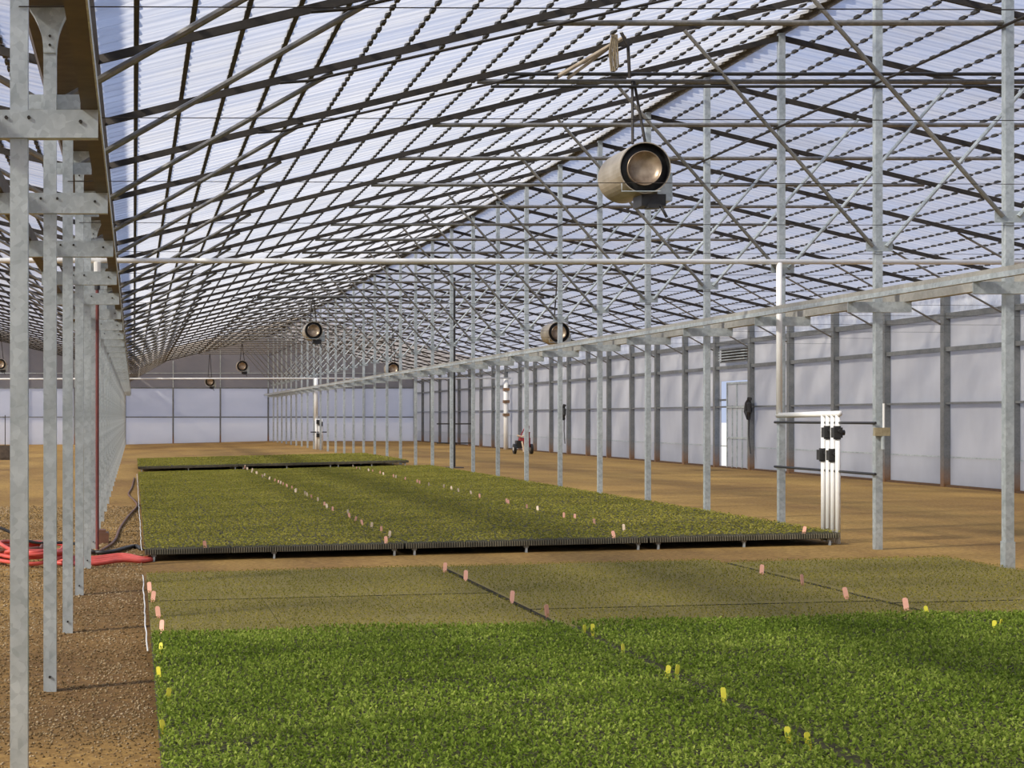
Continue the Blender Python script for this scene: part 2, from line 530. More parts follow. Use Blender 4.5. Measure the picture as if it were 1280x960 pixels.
# motor louvre above the door
lv = thing('vent_louvre', 'slatted grey vent louvre above the door in the right wall', 'vent', (XW - .12, y0 + .05, EYE + 1.68))
MB().box(0, .05, 0, 2.3, 0, .05).build('frame_rail', M['galv_dirty'], lv)
MB().box(0, .05, 0, 2.3, .40, .45).build('frame_rail', M['galv_dirty'], lv)
MB().box(.04, .1, 0, 2.3, .05, .40).build('backing', M['gutter'], lv)
for i in range(4):
    MB().box(-.06, .04, 0.02, 2.28, .07 + i * .085, .10 + i * .085).build('slat', M['galv'], lv)

# end walls
def end_wall(name, label, y, xa, xb, posts, zf, gablemat, z_mid):
    w = panel_wall(name, label)
    xs_ = [xa] + posts + [xb]
    for i in range(len(xs_) - 1):
        a, c = xs_[i], xs_[i + 1]
        base = min(gz(a), gz(c))
        for za, zb, mt in ((base, EYE - .02, M['end']), (EYE - .02, z_mid, M['end_up'])):
            MB().box(a, c, y, y + .02, za, zb).build('film_panel', mt, w)
        poly = [(a, z_mid), (c, z_mid), (c, zf(c) + .13)]
        for r_ in (XC, XR2):
            if a < r_ < c:
                poly.append((r_, zf(r_) + .13))
        poly.append((a, zf(a) + .13))
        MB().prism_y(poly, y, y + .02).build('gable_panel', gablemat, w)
    for x in xs_:
        MB().box(x - .05, x + .05, y - .12, y - .005, gz(x) - .05, z_mid).build('end_post', M['galv_dirty'], w)
        MB().box(x - .03, x + .03, y - .09, y - .005, z_mid, zf(x)).build('mullion', M['galv'], w)
    lo, hi = min(xa, xb), max(xa, xb)
    for zc in (EYE - .02, z_mid):
        MB().box(lo, hi, y - .1, y - .005, zc - .04, zc + .04).build('girt', M['galv_dirty'], w)
    MB().box(lo, hi, y - .07, y - .005, z_mid + .95, z_mid + 1.0).build('girt', M['galv'], w)
    return w
step = 3.115
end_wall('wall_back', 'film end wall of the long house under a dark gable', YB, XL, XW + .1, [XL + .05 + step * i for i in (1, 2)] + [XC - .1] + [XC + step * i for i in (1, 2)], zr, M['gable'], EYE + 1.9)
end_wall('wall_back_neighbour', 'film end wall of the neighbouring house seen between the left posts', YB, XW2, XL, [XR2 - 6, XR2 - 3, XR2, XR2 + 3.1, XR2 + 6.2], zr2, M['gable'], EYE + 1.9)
tag(MB().box(XW2, XW2 + .03, YF, YB, GL, zr2(XW2) + .15).build('wall_left', M['wall']), 'film side wall of the neighbouring house', kind='structure')
fr = MB()
fr.box(XW2, XW + .1, YF - .03, YF, GL - .05, zr(XL) + .1)
tag(fr.build('wall_front', M['wall']), 'film end wall behind the viewer', kind='structure')
for nm, xa, xr_, xb, zf in (('main house', XL, XC, XW, zr), ('neighbouring house', XW2, XR2, XL, zr2)):
    tag(MB().prism_y([(xa, zr(XL) + .1), (xb, zr(XL) + .1), (xr_, zf(xr_) + .14)], YF - .03, YF).build('wall_front_gable', M['wall']),
        'front gable sheet of the ' + nm, kind='structure')

# ------------------------------------------------------------------ posts
HB = EYE + 1.41
bolt_me = MB().tube([(0, -.012, 0), (0, .0, 0)], .009, 6).mesh('bolt', M['galv_dark'])
# left (valley) row
PW = .043
post_l = MB().box(-PW, PW, -PW, PW, GL - .1, zg - .26).mesh('shaft', M['galv'])
nseg = 6
half = [(PW + .095 * (i / nseg) ** 2.2, zg - .30 + .30 * i / nseg) for i in range(nseg + 1)]
head_l = MB().prism_y([(-x, z) for x, z in half[:1]] + [half[0]] + half[1:] + [(-x, z) for x, z in reversed(half[1:])], -PW - .012, PW + .012).mesh('flared_head', M['galv'])
brk_l = MB().box(-.385, .385, -PW - .016, -PW - .004, EYE + 1.352, EYE + 1.488).add(
    [(-.385, -PW - .016, EYE + 1.352), (.385, -PW - .016, EYE + 1.352), (.385, -PW + .06, EYE + 1.352), (-.385, -PW + .06, EYE + 1.352)], [(0, 1, 2, 3)]).mesh('bracket_plate', M['galv'])
gus_l = MB().box(-.04, .20, PW, PW + .01, EYE + 2.06, EYE + 2.16).mesh('gusset_plate', M['galv'])
gus_l2 = MB().box(-.20, .04, PW, PW + .01, EYE + 2.06, EYE + 2.16).mesh('gusset_plate', M['galv'])
for k in range(-4, KMAX):
    n = k + 1
    if k < -1:
        continue
    lab = ('galvanized post of the left row, just nearer than the view' if k < 0 else
           f'{ordinal(n)} galvanized post from the viewer in the row along the left aisle')
    t = thing('steel_post', lab, 'post', (XL, DK(k), 0), 'galvanized posts of the left row')
    link('shaft', post_l, t)
    link('flared_head', head_l, t)
    link('bracket_plate', brk_l, t)
    link('gusset_plate', gus_l, t)
    link('gusset_plate', gus_l2, t)
    if k < 8:
        for bx, bz in ((-.06, EYE + 1.45), (.05, EYE + 1.45), (.30, EYE + 1.43)):
            link('bolt', bolt_me, t, (bx, -PW - .016, bz))
        for bz in (GL + .10, EYE + 2.53, EYE + 2.47):
            link('bolt', bolt_me, t, (0, -PW - (.012 if bz > 2 else 0), bz))
# middle (ridge) row
PC = .043
post_c = MB().box(-PC, PC, -PC, PC, -.1, zr(XC) + .1).mesh('shaft', M['galv'])
brk_c = MB().box(-.385, .385, -PC - .016, -PC - .004, EYE + 1.26, EYE + 1.385).add(
    [(-.385, -PC - .016, EYE + 1.26), (.385, -PC - .016, EYE + 1.26), (.385, -PC + .06, EYE + 1.26), (-.385, -PC + .06, EYE + 1.26)], [(0, 1, 2, 3)]).mesh('bracket_plate', M['galv'])
gus_c = MB().box(-.16, .16, -PC - .01, -PC, EYE + 1.99, EYE + 2.11).mesh('gusset_plate', M['galv'])
foot_c = MB().box(-PC - .008, PC + .008, -PC - .008, PC + .008, -.02, .32).mesh('foot_sleeve', M['galv'])
for k in range(-4, KMAX):
    lab = (f'{ordinal(k - 2)} tall ridge post from the right picture edge in the middle row' if k >= 3 else
           f'tall ridge post of the middle row, {ordinal(3 - k)} one nearer than the picture edge')
    t = thing('ridge_post', lab, 'post', (XC, DK(k), 0), 'tall ridge posts of the middle row')
    link('shaft', post_c, t)
    link('bracket_plate', brk_c, t)
    link('gusset_plate', gus_c, t)
    if k == 3:
        link('foot_sleeve', foot_c, t)
# long beams lying on the bracket ends
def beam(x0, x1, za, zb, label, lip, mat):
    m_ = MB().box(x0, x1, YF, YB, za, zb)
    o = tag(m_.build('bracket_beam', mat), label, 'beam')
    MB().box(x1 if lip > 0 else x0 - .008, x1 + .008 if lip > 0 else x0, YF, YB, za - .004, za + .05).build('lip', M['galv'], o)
beam(XL + .305, XL + .385, EYE + 1.489, EYE + 1.60, 'long steel beam on the bracket ends right of the left posts', 1, M['gutter'])  # shade under both left beams is put into their dark brown colour
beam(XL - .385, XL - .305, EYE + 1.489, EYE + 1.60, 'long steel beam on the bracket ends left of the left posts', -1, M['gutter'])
beam(XC - .385, XC - .30, EYE + 1.386, EYE + 1.485, 'long steel beam on the near bracket ends of the middle posts', -1, M['beam'])
beam(XC + .30, XC + .385, EYE + 1.386, EYE + 1.485, 'long steel beam on the far bracket ends of the middle posts', 1, M['beam'])
tag(MB().tube([(XC - .07, YF, EYE + 4.0), (XC - .07, YB, EYE + 4.0)], .016, 6).build('tie_rod', M['galv_dark']),
    'thin dark rod running along the middle posts at collar height', 'rod')

# ------------------------------------------------------------------ trusses
RH = .075
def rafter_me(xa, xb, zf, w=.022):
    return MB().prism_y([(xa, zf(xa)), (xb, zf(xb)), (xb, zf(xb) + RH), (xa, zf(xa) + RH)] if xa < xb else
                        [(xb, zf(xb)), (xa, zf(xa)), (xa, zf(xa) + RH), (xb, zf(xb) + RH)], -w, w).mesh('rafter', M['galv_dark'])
def tube_me(name, p, q, r, mat, n=8):
    return MB().tube([p, q], r, n).mesh(name, mat)
zk = EYE + 2.08
kx = 2.05
KNEE_Y = PW + .03
TR = dict(
    rafter_l=rafter_me(XL + .2, XC, zr), rafter_r=rafter_me(XC, XW + .1, zr),
    collar=tube_me('collar_tie', (4.15, .02, EYE + 4.05), (2 * XC - 4.15, .02, EYE + 4.05), .03, M['galv_tube']),
    knee_l=tube_me('knee_brace', (XL, KNEE_Y, zk), (kx, KNEE_Y, zr(kx)), .027, M['galv_tube']),
    knee_r=tube_me('knee_brace', (XW, KNEE_Y, zk), (2 * XC - kx, KNEE_Y, zr(kx)), .022, M['galv_tube']),
    cb_l=tube_me('ridge_brace', (XC - .08, -.06, EYE + 2.05), (6.63, -.06, zr(6.63)), .024, M['galv_tube']),
    cb_r=tube_me('ridge_brace', (XC + .08, -.06, EYE + 2.05), (2 * XC - 6.63, -.06, zr(6.63)), .024, M['galv']),  # brighter steel than the left brace puts its highlights into the colour
    rod=MB().tube([(1.5, -.05, zr(1.5) - .0), (1.8, -.05, zr(1.8) - .05), (5.6, -.05, zr(5.6) - .10), (6.0, -.05, zr(6.0) - .01)], .016, 6).mesh('lower_rod', M['galv_dark']),
    wire=tube_me('tie_wire', (XL, -.05, EYE + 1.99), (XW, -.05, EYE + 1.93), .003, M['galv_dark'], 4),
    rafter_n=rafter_me(XL - .2, XR2, zr2),
    knee_n=tube_me('knee_brace', (XL, KNEE_Y, zk), (2 * XL - kx, KNEE_Y, zr(kx)), .024, M['galv_tube']),
)
for k in range(-4, KMAX):
    where = (f'meeting the {ordinal(k - 2)} ridge post from the right picture edge' if k >= 3 else
             f'{ordinal(3 - k)} one above and nearer than the picture edge')
    t = thing('roof_truss', f'dark truss {where}', 'truss', (0, DK(k), 0), 'roof trusses of the main house')
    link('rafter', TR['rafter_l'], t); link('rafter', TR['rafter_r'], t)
    link('collar_tie', TR['collar'], t)
    link('knee_brace', TR['knee_l'], t); link('knee_brace', TR['knee_r'], t)
    link('ridge_brace', TR['cb_l'], t); link('ridge_brace', TR['cb_r'], t)
    if 2 <= k <= 4:
        link('lower_rod', TR['rod'], t)
    if k <= 12:
        link('tie_wire', TR['wire'], t)
for k in range(0, KMAX):
    t = thing('half_truss', f'neighbouring roof rafter meeting the {ordinal(k + 1)} post of the left row', 'truss', (0, DK(k), 0), 'rafters of the neighbouring house')
    link('rafter', TR['rafter_n'], t)
    link('knee_brace', TR['knee_n'], t)

# ------------------------------------------------------------------ beds of seedlings
def top_at(px, py, lift):
    """world point on the surface lying `lift` above the floor that photo pixel (px, py) looks at"""
    x = 3.
    for _ in range(30):
        z = gz(x) + lift - EYE
        d = F_PX * -z / (py - VPY)
        x = (px - VPX) * d / F_PX
    return x, d, gz(x) + lift

def plants_mesh(name, mat, x0, x1, y0, y1, lift, pitch, leaves, ln, wd, h, gaps, jit=.45, upright=.5):
    """leafy seedlings: every leaf is a bent pair of triangles (one diamond)"""
    nx_, ny_ = max(1, int((x1 - x0) / pitch)), max(1, int((y1 - y0) / pitch))
    gx, gy = np.meshgrid((np.arange(nx_) + .5) / nx_ * (x1 - x0) + x0, (np.arange(ny_) + .5) / ny_ * (y1 - y0) + y0)
    px = gx.ravel() + rng.uniform(-jit, jit, gx.size) * pitch
    py = gy.ravel() + rng.uniform(-jit, jit, gx.size) * pitch
    keep = np.ones(px.size, bool)
    for (ga, gb, gc, gd, pr) in gaps:
        ins = (px > ga) & (px < gb) & (py > gc) & (py < gd)
        keep &= ~(ins & (rng.random(px.size) < pr))
    px, py = px[keep], py[keep]
    N = px.size
    hp = h * rng.uniform(.7, 1.15, N) * (1 + .22 * np.sin(px * 3.1 + 1.3 * np.sin(py * 2.3)) * np.sin(py * 2.7))
    P = np.repeat(np.arange(N), leaves)
    K = P.size
    ang = rng.uniform(0, 2 * np.pi, K)
    el = rng.uniform(-.1, 1.0, K) * upright * 1.6
    L = ln * rng.uniform(.7, 1.3, K)
    W = wd * rng.uniform(.8, 1.25, K)
    bz = hp[P] * rng.uniform(.45, 1.0, K)
    dirv = np.stack([np.cos(ang) * np.cos(el), np.sin(ang) * np.cos(el), np.sin(el)], 1)
    side = np.stack([-np.sin(ang), np.cos(ang), np.zeros(K)], 1)
    base = np.stack([px[P], py[P], bz], 1)
    mid = base + dirv * (L * .5)[:, None]
    tip = base + dirv * L[:, None]; tip[:, 2] -= L * .22
    va = base; vb = mid + side * (W * .5)[:, None]; vc = tip; vd = mid - side * (W * .5)[:, None]
    V = np.stack([va, vb, vc, vd], 1).reshape(-1, 3)
    V[:, 2] += np.interp(V[:, 0], [XL, XC], [GL, 0.]) + lift
    m = bpy.data.meshes.new(name)
    m.vertices.add(4 * K); m.vertices.foreach_set('co', V.ravel())
    idx = np.arange(4 * K).reshape(-1, 4)
    tri = np.concatenate([idx[:, [0, 1, 3]], idx[:, [1, 2, 3]]], 1).reshape(-1, 3)
    m.loops.add(tri.size); m.loops.foreach_set('vertex_index', tri.ravel().astype(np.int32))
    m.polygons.add(len(tri)); m.polygons.foreach_set('loop_start', (np.arange(len(tri)) * 3).astype(np.int32))
    m.update()
    m.materials.append(mat)
    return m

COLS = [(.135, 3.36), (3.42, 6.41), (6.47, 8.83)]
CN = ['left', 'middle', 'right']
GR = {'near': 'leafy green seedling beds in the foreground', 'pale': 'pale young seedling beds behind the green ones',
      'mid': 'raised seedling beds in the middle', 'far': 'raised seedling beds at the far end'}
def tray_me(w, l, h, top):
    m_ = MB().box(0, w, 0, l, 0, h)
    me_ = m_.mesh('plug_tray', M['tray'])
    me_.materials.append(top)
    me_.polygons[1].material_index = 1
    return me_
def bed(key, ci, x0, x1, y0, y1, lift, th, ntx, tl, top, label, plant):
    """a block of plug trays (each tray a part) standing `lift` above the floor, with its seedlings"""
    t = thing('seedling_bed', label, 'plant bed', (0, 0, 0), GR[key])
    w = (x1 - x0) / ntx
    nty = max(1, int(round((y1 - y0) / tl)))
    l = (y1 - y0) / nty
    gp = .004 if key == 'pale' else .012
    me_ = tray_me(w - gp, l - gp, th, top)
    gaps = []
    for i in range(ntx):
        for j in range(nty):
            x, y = x0 + i * w, y0 + j * l
            link('plug_tray', me_, t, (x + .006, y + .007, gz(x) + lift), (0, -TILT, 0))
    for i in range(1, ntx):
        gaps.append((x0 + i * w - .012, x0 + i * w + .012, y0, y1, .5))
    for j in range(nty + 1):
        gaps.append((x0, x1, y0 + j * l - .022, y0 + j * l + .022, .55))
        if random.random() < .5:
            a = random.uniform(x0, x1 - .8)
            gaps.append((a, a + random.uniform(.3, 1.1), y0 + j * l - .05, y0 + j * l + .06, .9))
    o = link('seedlings', plants_mesh('seedlings', plant['mat'], x0 + .005, x1 - .005, y0 + .005, y1 - .005, lift + th, plant['pitch'], plant['leaves'],
                                      plant['ln'], plant['wd'], plant['h'], gaps, upright=plant.get('up', .5)), t)
    o['kind'] = 'stuff'
    return t, l

YG = 13.35
pn = dict(mat=M['leaf'], pitch=.034, leaves=6, ln=.031, wd=.014, h=.05, up=.95)
pp = dict(mat=M['leaf_pale'], pitch=.040, leaves=4, ln=.020, wd=.010, h=.022, up=.7)
pm = dict(mat=M['leaf_olive'], pitch=.060, leaves=5, ln=.034, wd=.022, h=.02, up=.5)
pf = dict(mat=M['leaf_olive'], pitch=.085, leaves=4, ln=.05, wd=.03, h=.02, up=.5)
NLIFT, NTH = .01, .075
for c, (x0, x1) in enumerate(COLS):
    bed('near', c, x0, x1, 6.0, YG, NLIFT, NTH, 3, .92, M['soil'], f'{CN[c]} bed of leafy green seedlings in the foreground', pn)
    cut = [16.0, 14.62, 14.45][c]
    bed('pale', c, x0, x1, YG + .03, cut - .03, NLIFT, NTH - .01, 3, 1.0, M['soil_pale'], f'{CN[c]} bed of pale young seedlings next to the green foreground', pp)
    bed('pale', c, x0, x1, cut + .03, [18.85, 18.8, 18.5][c], NLIFT, NTH - .01, 3, 1.0, M['soil_pale'], f'{CN[c]} bed of pale young seedlings beside the bare gravel strip', pp)
MIDY0, MIDY1 = 21.2, 50.6
MCOLS = [(.135, 3.383), (3.395, 6.433), (6.445, 8.83)]
for key, ya, yb, pl_, nm in (('mid', MIDY0, MIDY1, pm, 'raised bed of olive green seedlings in the middle of the house'),
                             ('far', 54.4, 65.0, pf, 'low far bed of dark green seedlings before the end wall')):
    for c, (x0, x1) in enumerate(MCOLS):
        lf = .085 if key == 'mid' else .135
        t, l = bed(key, c, x0, x1, ya, yb, lf, .07, 3, 1.32, M['soil'], f'{CN[c]} {nm}', pl_)
        # cell walls of the front trays
        rb = MB()
        x = x0 + .01
        while x < x1 - .01:
            z = gz(x)
            rb.box(x, x + .012, ya - .012, ya + .01, z + lf + .005, z + lf + .067)
            x += .03
        o = rb.build('cell_ribs', simple('tray_rib', (.24, .22, .15), (.13, .12, .08), .7), t); o['kind'] = 'stuff'
        # short feet and rails carrying the trays
        n = 2
        for i in range(n + 1):
            x = x0 + .12 + (x1 - x0 - .24) * i / n
            MB().box(-.03, .03, 0, yb - ya - .1, lf - .025, lf - .001).build('support_rail', M['galv_tube'], t, (x, ya + .03, gz(x)))
            for j in range(0, 12 if key == 'mid' else 5):
                MB().box(-.013, .013, 0, .03, -.01, lf - .025).build('foot', M['galv'], t, (x, ya + .02 + j * 2.6, gz(x)))

# ------------------------------------------------------------------ plant tags
def tag_me(w, h, mat):
    m_ = MB()
    m_.prism_y([(-w * .18, -h * .5), (w * .18, -h * .5), (w * .5, 0), (w * .5, h * .85), (w * .3, h), (-w * .3, h), (-w * .5, h * .85), (-w * .5, 0)], -.0015, .0015)
    return m_.mesh('plant_tag', mat)
TAGS = {'small': tag_me(.034, .065, M['tagpink']), 'pink': tag_me(.042, .085, M['tagpink']), 'yellow': tag_me(.030, .068, M['tagyellow']), 'cream': tag_me(.036, .07, M['tagwhite'])}
def plant_tag(kind, x, y, z, label, group):
    o = link('plant_tag', TAGS[kind], None, (x, y, z + .03), (random.uniform(-.25, .15), random.uniform(-.2, .2), random.uniform(-.6, .6)))
    return tag(o, label, 'plant tag', group)
yel = [(730, 792, 'yellow tag in the seam of the green bed, left one of the farthest pair'), (741, 791, 'yellow tag in the seam of the green bed, right one of the farthest pair'),
       (779, 817, 'single yellow tag in the seam between the two pairs of yellow tags'), (834, 845, 'left yellow tag of the pair in the middle of the green seam'),
       (846, 844, 'right yellow tag of the pair in the middle of the green seam'), (905, 874, 'single yellow tag in the seam nearer than the middle pair'),
       (986, 925, 'left yellow tag of the pair nearest the viewer'), (1011, 932, 'right tallest yellow tag of the pair nearest the viewer'),
       (1159, 768, 'yellow tag beside the dark line where pale and green beds meet at right'), (1243, 787, 'left yellow tag of the pair near the right picture edge'),
       (1250, 785, 'right yellow tag of the pair near the right picture edge'),
       (201, 815, 'farthest yellow tag on the left edge of the green bed'), (199, 846, 'tallest yellow tag on the left edge of the green bed'),
       (210, 874, 'yellow tag just inside the left edge of the green bed'), (205, 915, 'yellow tag on the left edge nearest the viewer')]
for px, py, lab in yel:
    x, y, z = top_at(px, py, .11)
    plant_tag('yellow', max(x, .12), y, z - .03, lab, 'yellow tags in the green bed')
pnk = [(556, 713, 'farthest pink tag in the left seam of the pale bed'), (582, 723, 'second pink tag in the left seam of the pale bed'),
       (640, 750, 'largest pink tag in the left seam of the pale bed'), (684, 768, 'small pink tag where the left seam enters the green bed'),
       (952, 716, 'farthest pink tag in the right seam of the pale bed'), (1003, 729, 'second pink tag in the right seam of the pale bed'),
       (1058, 746, 'third pink tag in the right seam of the pale bed'), (1133, 760, 'pink tag nearest the green bed in the right seam'),
       (187, 738, 'farthest pink tag on the left edge of the pale bed'), (191, 750, 'second pink tag on the left edge of the pale bed'),
       (198, 770, 'third pink tag on the left edge of the pale bed'), (202, 788, 'pink tag at the left corner of the green bed')]
for px, py, lab in pnk:
    x, y, z = top_at(px, py, .095)
    plant_tag('pink', max(x, .12), y, z - .03, lab, 'pink tags in the pale bed')
for nm, xx, ys0, ys1, n in (('left', 3.39, 22.0, 52.5, 34), ('right', 6.44, 22.2, 50, 26)):
    yy = ys0
    for i in range(n):
        yy = ys0 + (ys1 - ys0) * (i / (n - 1)) + random.uniform(-.45, .45)
        plant_tag('small' if random.random() < .45 else 'cream', xx + random.uniform(-.07, .07), yy, gz(xx) + .145,
                  f'{ordinal(i + 1)} pale pink tag from the front in the {nm} seam of the raised bed', f'pink tags along the {nm} seam of the raised bed')
for i, px in enumerate((258, 487, 775, 1014)):
    x, y, z = top_at(px, 690 - (px - 185) * .025, .145)
    plant_tag('pink', x, MIDY0 + .05, gz(x) + .13, f'{ordinal(i + 1)} pink tag from the left on the front edge of the raised bed', 'pink tags on the front edge of the raised bed')

# ------------------------------------------------------------------ fan heaters
def heater(loc, label, top_z, full=True, hy=.1):
    t = thing('fan_heater', label, 'heater', loc, 'hanging fan heaters')
    R_ = .305
    MB().lathe_y([(R_ - .012, 0.0), (R_, 0.0), (R_, .94), (R_ - .05, .96), (.05, .96), (.0, .96)], 40).build('shell', M['heater_shell'], t, smooth=False)
    MB().lathe_y([(R_ - .012, 0.0), (R_ - .012, .10), (.205, .06)], 40).build('mouth_ring', M['black'], t)
    MB().lathe_y([(.205, .06), (.205, .02), (.196, .02), (.196, .05), (.10, .075), (0.0, .085)], 36).build('deflector_disc', M['heater_disc'], t, smooth=True)
    MB().box(-.02, .27, .08, .42, -.44, -.30).box(.05, .18, .05, .20, -.47, -.42).build('burner_box', M['black'], t)
    MB().tube([(.20, .1, -.42), (.24, .05, -.52), (.27, .05, -.58)], .018, 6).build('gas_hose', M['black'], t)
    MB().box(.22, .40, .25, .55, -.36, -.02).build('control_box', M['galv'], t)
    MB().tube([(-.28, -.01, -.18), (-.28, -.01, -.28), (.18, -.01, -.28)], .008, 6).build('wire_guard', M['galv'], t)
    dz = top_z - loc[2]
    for a, bx, by in ((-.02, -.12, .10), (.0, .13, .40)):
        MB().tube([(a, hy, dz), (bx, by, .30)], .017 if full else .02, 6).build('hanger', M['galv_dark'], t)
    return t
HX, HZ, HD = 6.04, EYE + 2.94, DK(4)
heater((HX, HD - .45, HZ), 'large round fan heater hanging in front of the ridge posts', EYE + 4.05, True, .45)
heater((6.05, DK(16) - .08, EYE + 2.90), 'second round fan heater down the house, hung over the raised bed', EYE + 4.05, False)
heater((6.0, DK(28) - .08, EYE + 2.80), 'third small round fan heater before the dark gable', EYE + 4.05, False)
heater((4.9, DK(33) - .08, EYE + 2.25), 'smallest fan heater close to the end wall', EYE + 4.05, False)
heater((12.0, DK(13) - .08, EYE + 2.38), 'dark fan heater behind the ridge posts above the right aisle', EYE + 4.05, False)
heater((12.0, DK(23) - .08, EYE + 2.22), 'small far fan heater behind the ridge posts on the right', EYE + 4.05, False)
heater((-7.35, DK(28) - .08, EYE + 2.9), 'tiny fan heater in the neighbouring house at the left picture edge', EYE + 4.6, False)
# strut and cord above the large heater, black gas pipes along the truss
st = thing('heater_strut', 'pair of tan struts rising to the rafter above the large heater', 'strut', (0, DK(4) - .12, 0))
MB().tube([(5.10, 0, EYE + 4.09), (5.90, 0, EYE + 4.56)], .025, 8).build('strut', M['wood'], st)
MB().tube([(5.22, .05, EYE + 4.07), (5.80, .05, EYE + 4.50)], .02, 8).build('strut', M['wood'], st)
cd = thing('cord_coil', 'bundle of tan cord hanging above the large heater', 'cord', (5.74, DK(4) - .2, EYE + 4.55))
for dx, a in ((0, 0), (.025, .5), (-.02, -.4)):
    MB().tube([(dx, 0, .02), (dx - .035, .01 * a, -.2), (dx - .01, 0, -.42), (dx + .03, .01, -.36), (dx + .02, 0, -.2), (dx + .01, 0, .02)], .011, 6).build('loop', M['rope'], cd)
MB().tube([(.08, 0, .06), (.17, 0, -.12), (.19, 0, -.5)], .02, 7).build('loop', M['galv_dark'], cd)
tag(MB().tube([(4.5, DK(4) - .06, EYE + 4.125), (13.8, DK(4) - .06, EYE + 4.125)], .022, 8).build('gas_pipe', M['black']), 'upper black gas pipe crossing above the large heater', 'pipe')
tag(MB().tube([(4.3, DK(4) - .06, EYE + 3.975), (13.9, DK(4) - .06, EYE + 3.975)], .018, 8).build('gas_pipe', M['black']), 'lower black gas pipe crossing above the large heater', 'pipe')
# vertical thin cables
tag(MB().tube([(3.1, DK(16), EYE + 4.0), (14, DK(16), EYE + 4.0)], .02, 6).build('gas_pipe', M['black']), 'black gas pipe crossing above the second heater', 'pipe')

# ------------------------------------------------------------------ irrigation: cross pipe, drop, manifold
YP = DK(5) - .14
tag(MB().tube([(-14, YP, EYE + 2.16), (XL, YP, EYE + 2.155), (XW - .1, YP, EYE + 2.12)], .036, 10).build('water_pipe', M['pvc'], smooth=True),
    'long white water pipe crossing the whole house above head height', 'pipe')
mf = thing('irrigation_manifold', 'white pipe manifold with black valves at the corner of the raised bed', 'manifold', (XC - .02, 0, 0))
def pvc(parent, pts, r, name='pipe'):
    return MB().tube(pts, r, 12).build(name, M['pvc'], parent, smooth=True)
pvc(mf, [(-.06, YP, EYE + 2.12), (-.06, YP, EYE + .04)], .04, 'drop_pipe')
pvc(mf, [(-.06, YP + .05, EYE + .02), (-.06, 21.38, EYE + .04)], .036, 'header_pipe')
ym = [21.44, 21.59, 21.74, 21.89]
for i, y in enumerate(ym):
    pvc(mf, [(-.06, y, EYE + .03), (-.06, y, -.03)], .032, 'riser_pipe')
for i, z in ((0, -.20), (2, -.20), (1, -.49), (3, -.49)):
    v = MB().box(-.06, .05, -.05, .05, -.065, .065)
    v.tube([(0, 0, .065), (0, 0, .085)], .045, 10).tube([(0, 0, -.085), (0, 0, -.065)], .045, 10)
    v.tube([(.05, 0, 0), (.09, 0, 0)], .035, 8)
    v.build('valve', M['black'], mf, (-.07, ym[i], EYE + z))
    MB().tube([(0, -.06, .02), (0, -.10, .02)], .022, 8).build('solenoid', M['black'], mf, (-.07, ym[i], EYE + z))
for z in (-.075, -.69):
    r_ = MB().tube([(-.05, DK(4) - .1, EYE + z), (-.05, DK(5) + .05, EYE + z)], .017, 8).build('support_bar', M['black'], mf)
tp = thing('hose_tap', 'small brass tap clamped on the ridge post right of the white manifold', 'tap', (XC, DK(4) - .08, EYE - .19))
MB().box(-.08, .10, -.04, .02, -.04, .06).build('body', M['brass'], tp)
MB().tube([(.02, -.02, -.04), (.02, -.02, -.20)], .022, 8).build('spout', M['galv'], tp)
MB().tube([(.03, -.02, .06), (.03, -.02, .35)], .014, 8).build('supply_tube', M['pvc'], tp)
# second manifold far down the row, with its own cross pipe
Y2 = 83.4
tag(MB().tube([(-9, Y2, EYE + 1.86), (XW, Y2, EYE + 1.90)], .036, 8).build('water_pipe', M['pvc'], smooth=True), 'far white water pipe crossing before the end wall', 'pipe')
m2 = thing('irrigation_manifold', 'far white manifold with dark valves standing by the ridge posts', 'manifold', (XC + .05, Y2, 0))
pvc(m2, [(-.06, 0, EYE + 1.88), (-.06, 0, EYE - .2)], .10, 'drop_pipe')
for dx in (-.05, .08, .20):
    pvc(m2, [(dx, -.1, EYE - .1), (dx, -.1, -.03)], .075, 'riser_pipe')
for dx, z in ((.02, -.25), (.15, -.35), (.02, -.9)):
    MB().box(-.09, .09, -.08, .08, -.1, .1).build('valve', M['black'], m2, (dx, -.2, EYE + z))
MB().tube([(-.35, -.15, EYE - .75), (.45, -.15, EYE - .75)], .03, 6).build('support_bar', M['black'], m2)
m3 = thing('wall_pipe', 'thick white pipe with rusty fittings standing against the right wall', 'pipe', (XW - .2, 83.6, 0))
pvc(m3, [(0, 0, -.03), (0, 0, EYE + 1.9)], .12, 'riser_pipe')
for z in (EYE + .1, EYE + .75, EYE + 1.35):
    MB().box(-.14, .14, -.16, .12, z - .07, z + .07).build('coupling', simple('rusty', (.30, .17, .09), (.15, .1, .06), .7), m3)
# red drop pipe on the left row
rp = thing('drop_pipe', 'dark red pipe dropping from the white cross pipe on the left row', 'pipe', (-.50, DK(5) - .16, 0))
MB().tube([(0, 0, EYE + 1.75), (0, 0, gz(-.5) - .02)], .024, 8).build('red_tube', M['redpipe'], rp)
MB().tube([(0, 0, EYE + 2.13), (0, 0, EYE + 1.95)], .05, 10).build('white_fitting', M['pvc'], rp)
MB().tube([(0, 0, EYE + 1.96), (0, 0, EYE + 1.75)], .04, 8).build('black_valve', M['black'], rp)

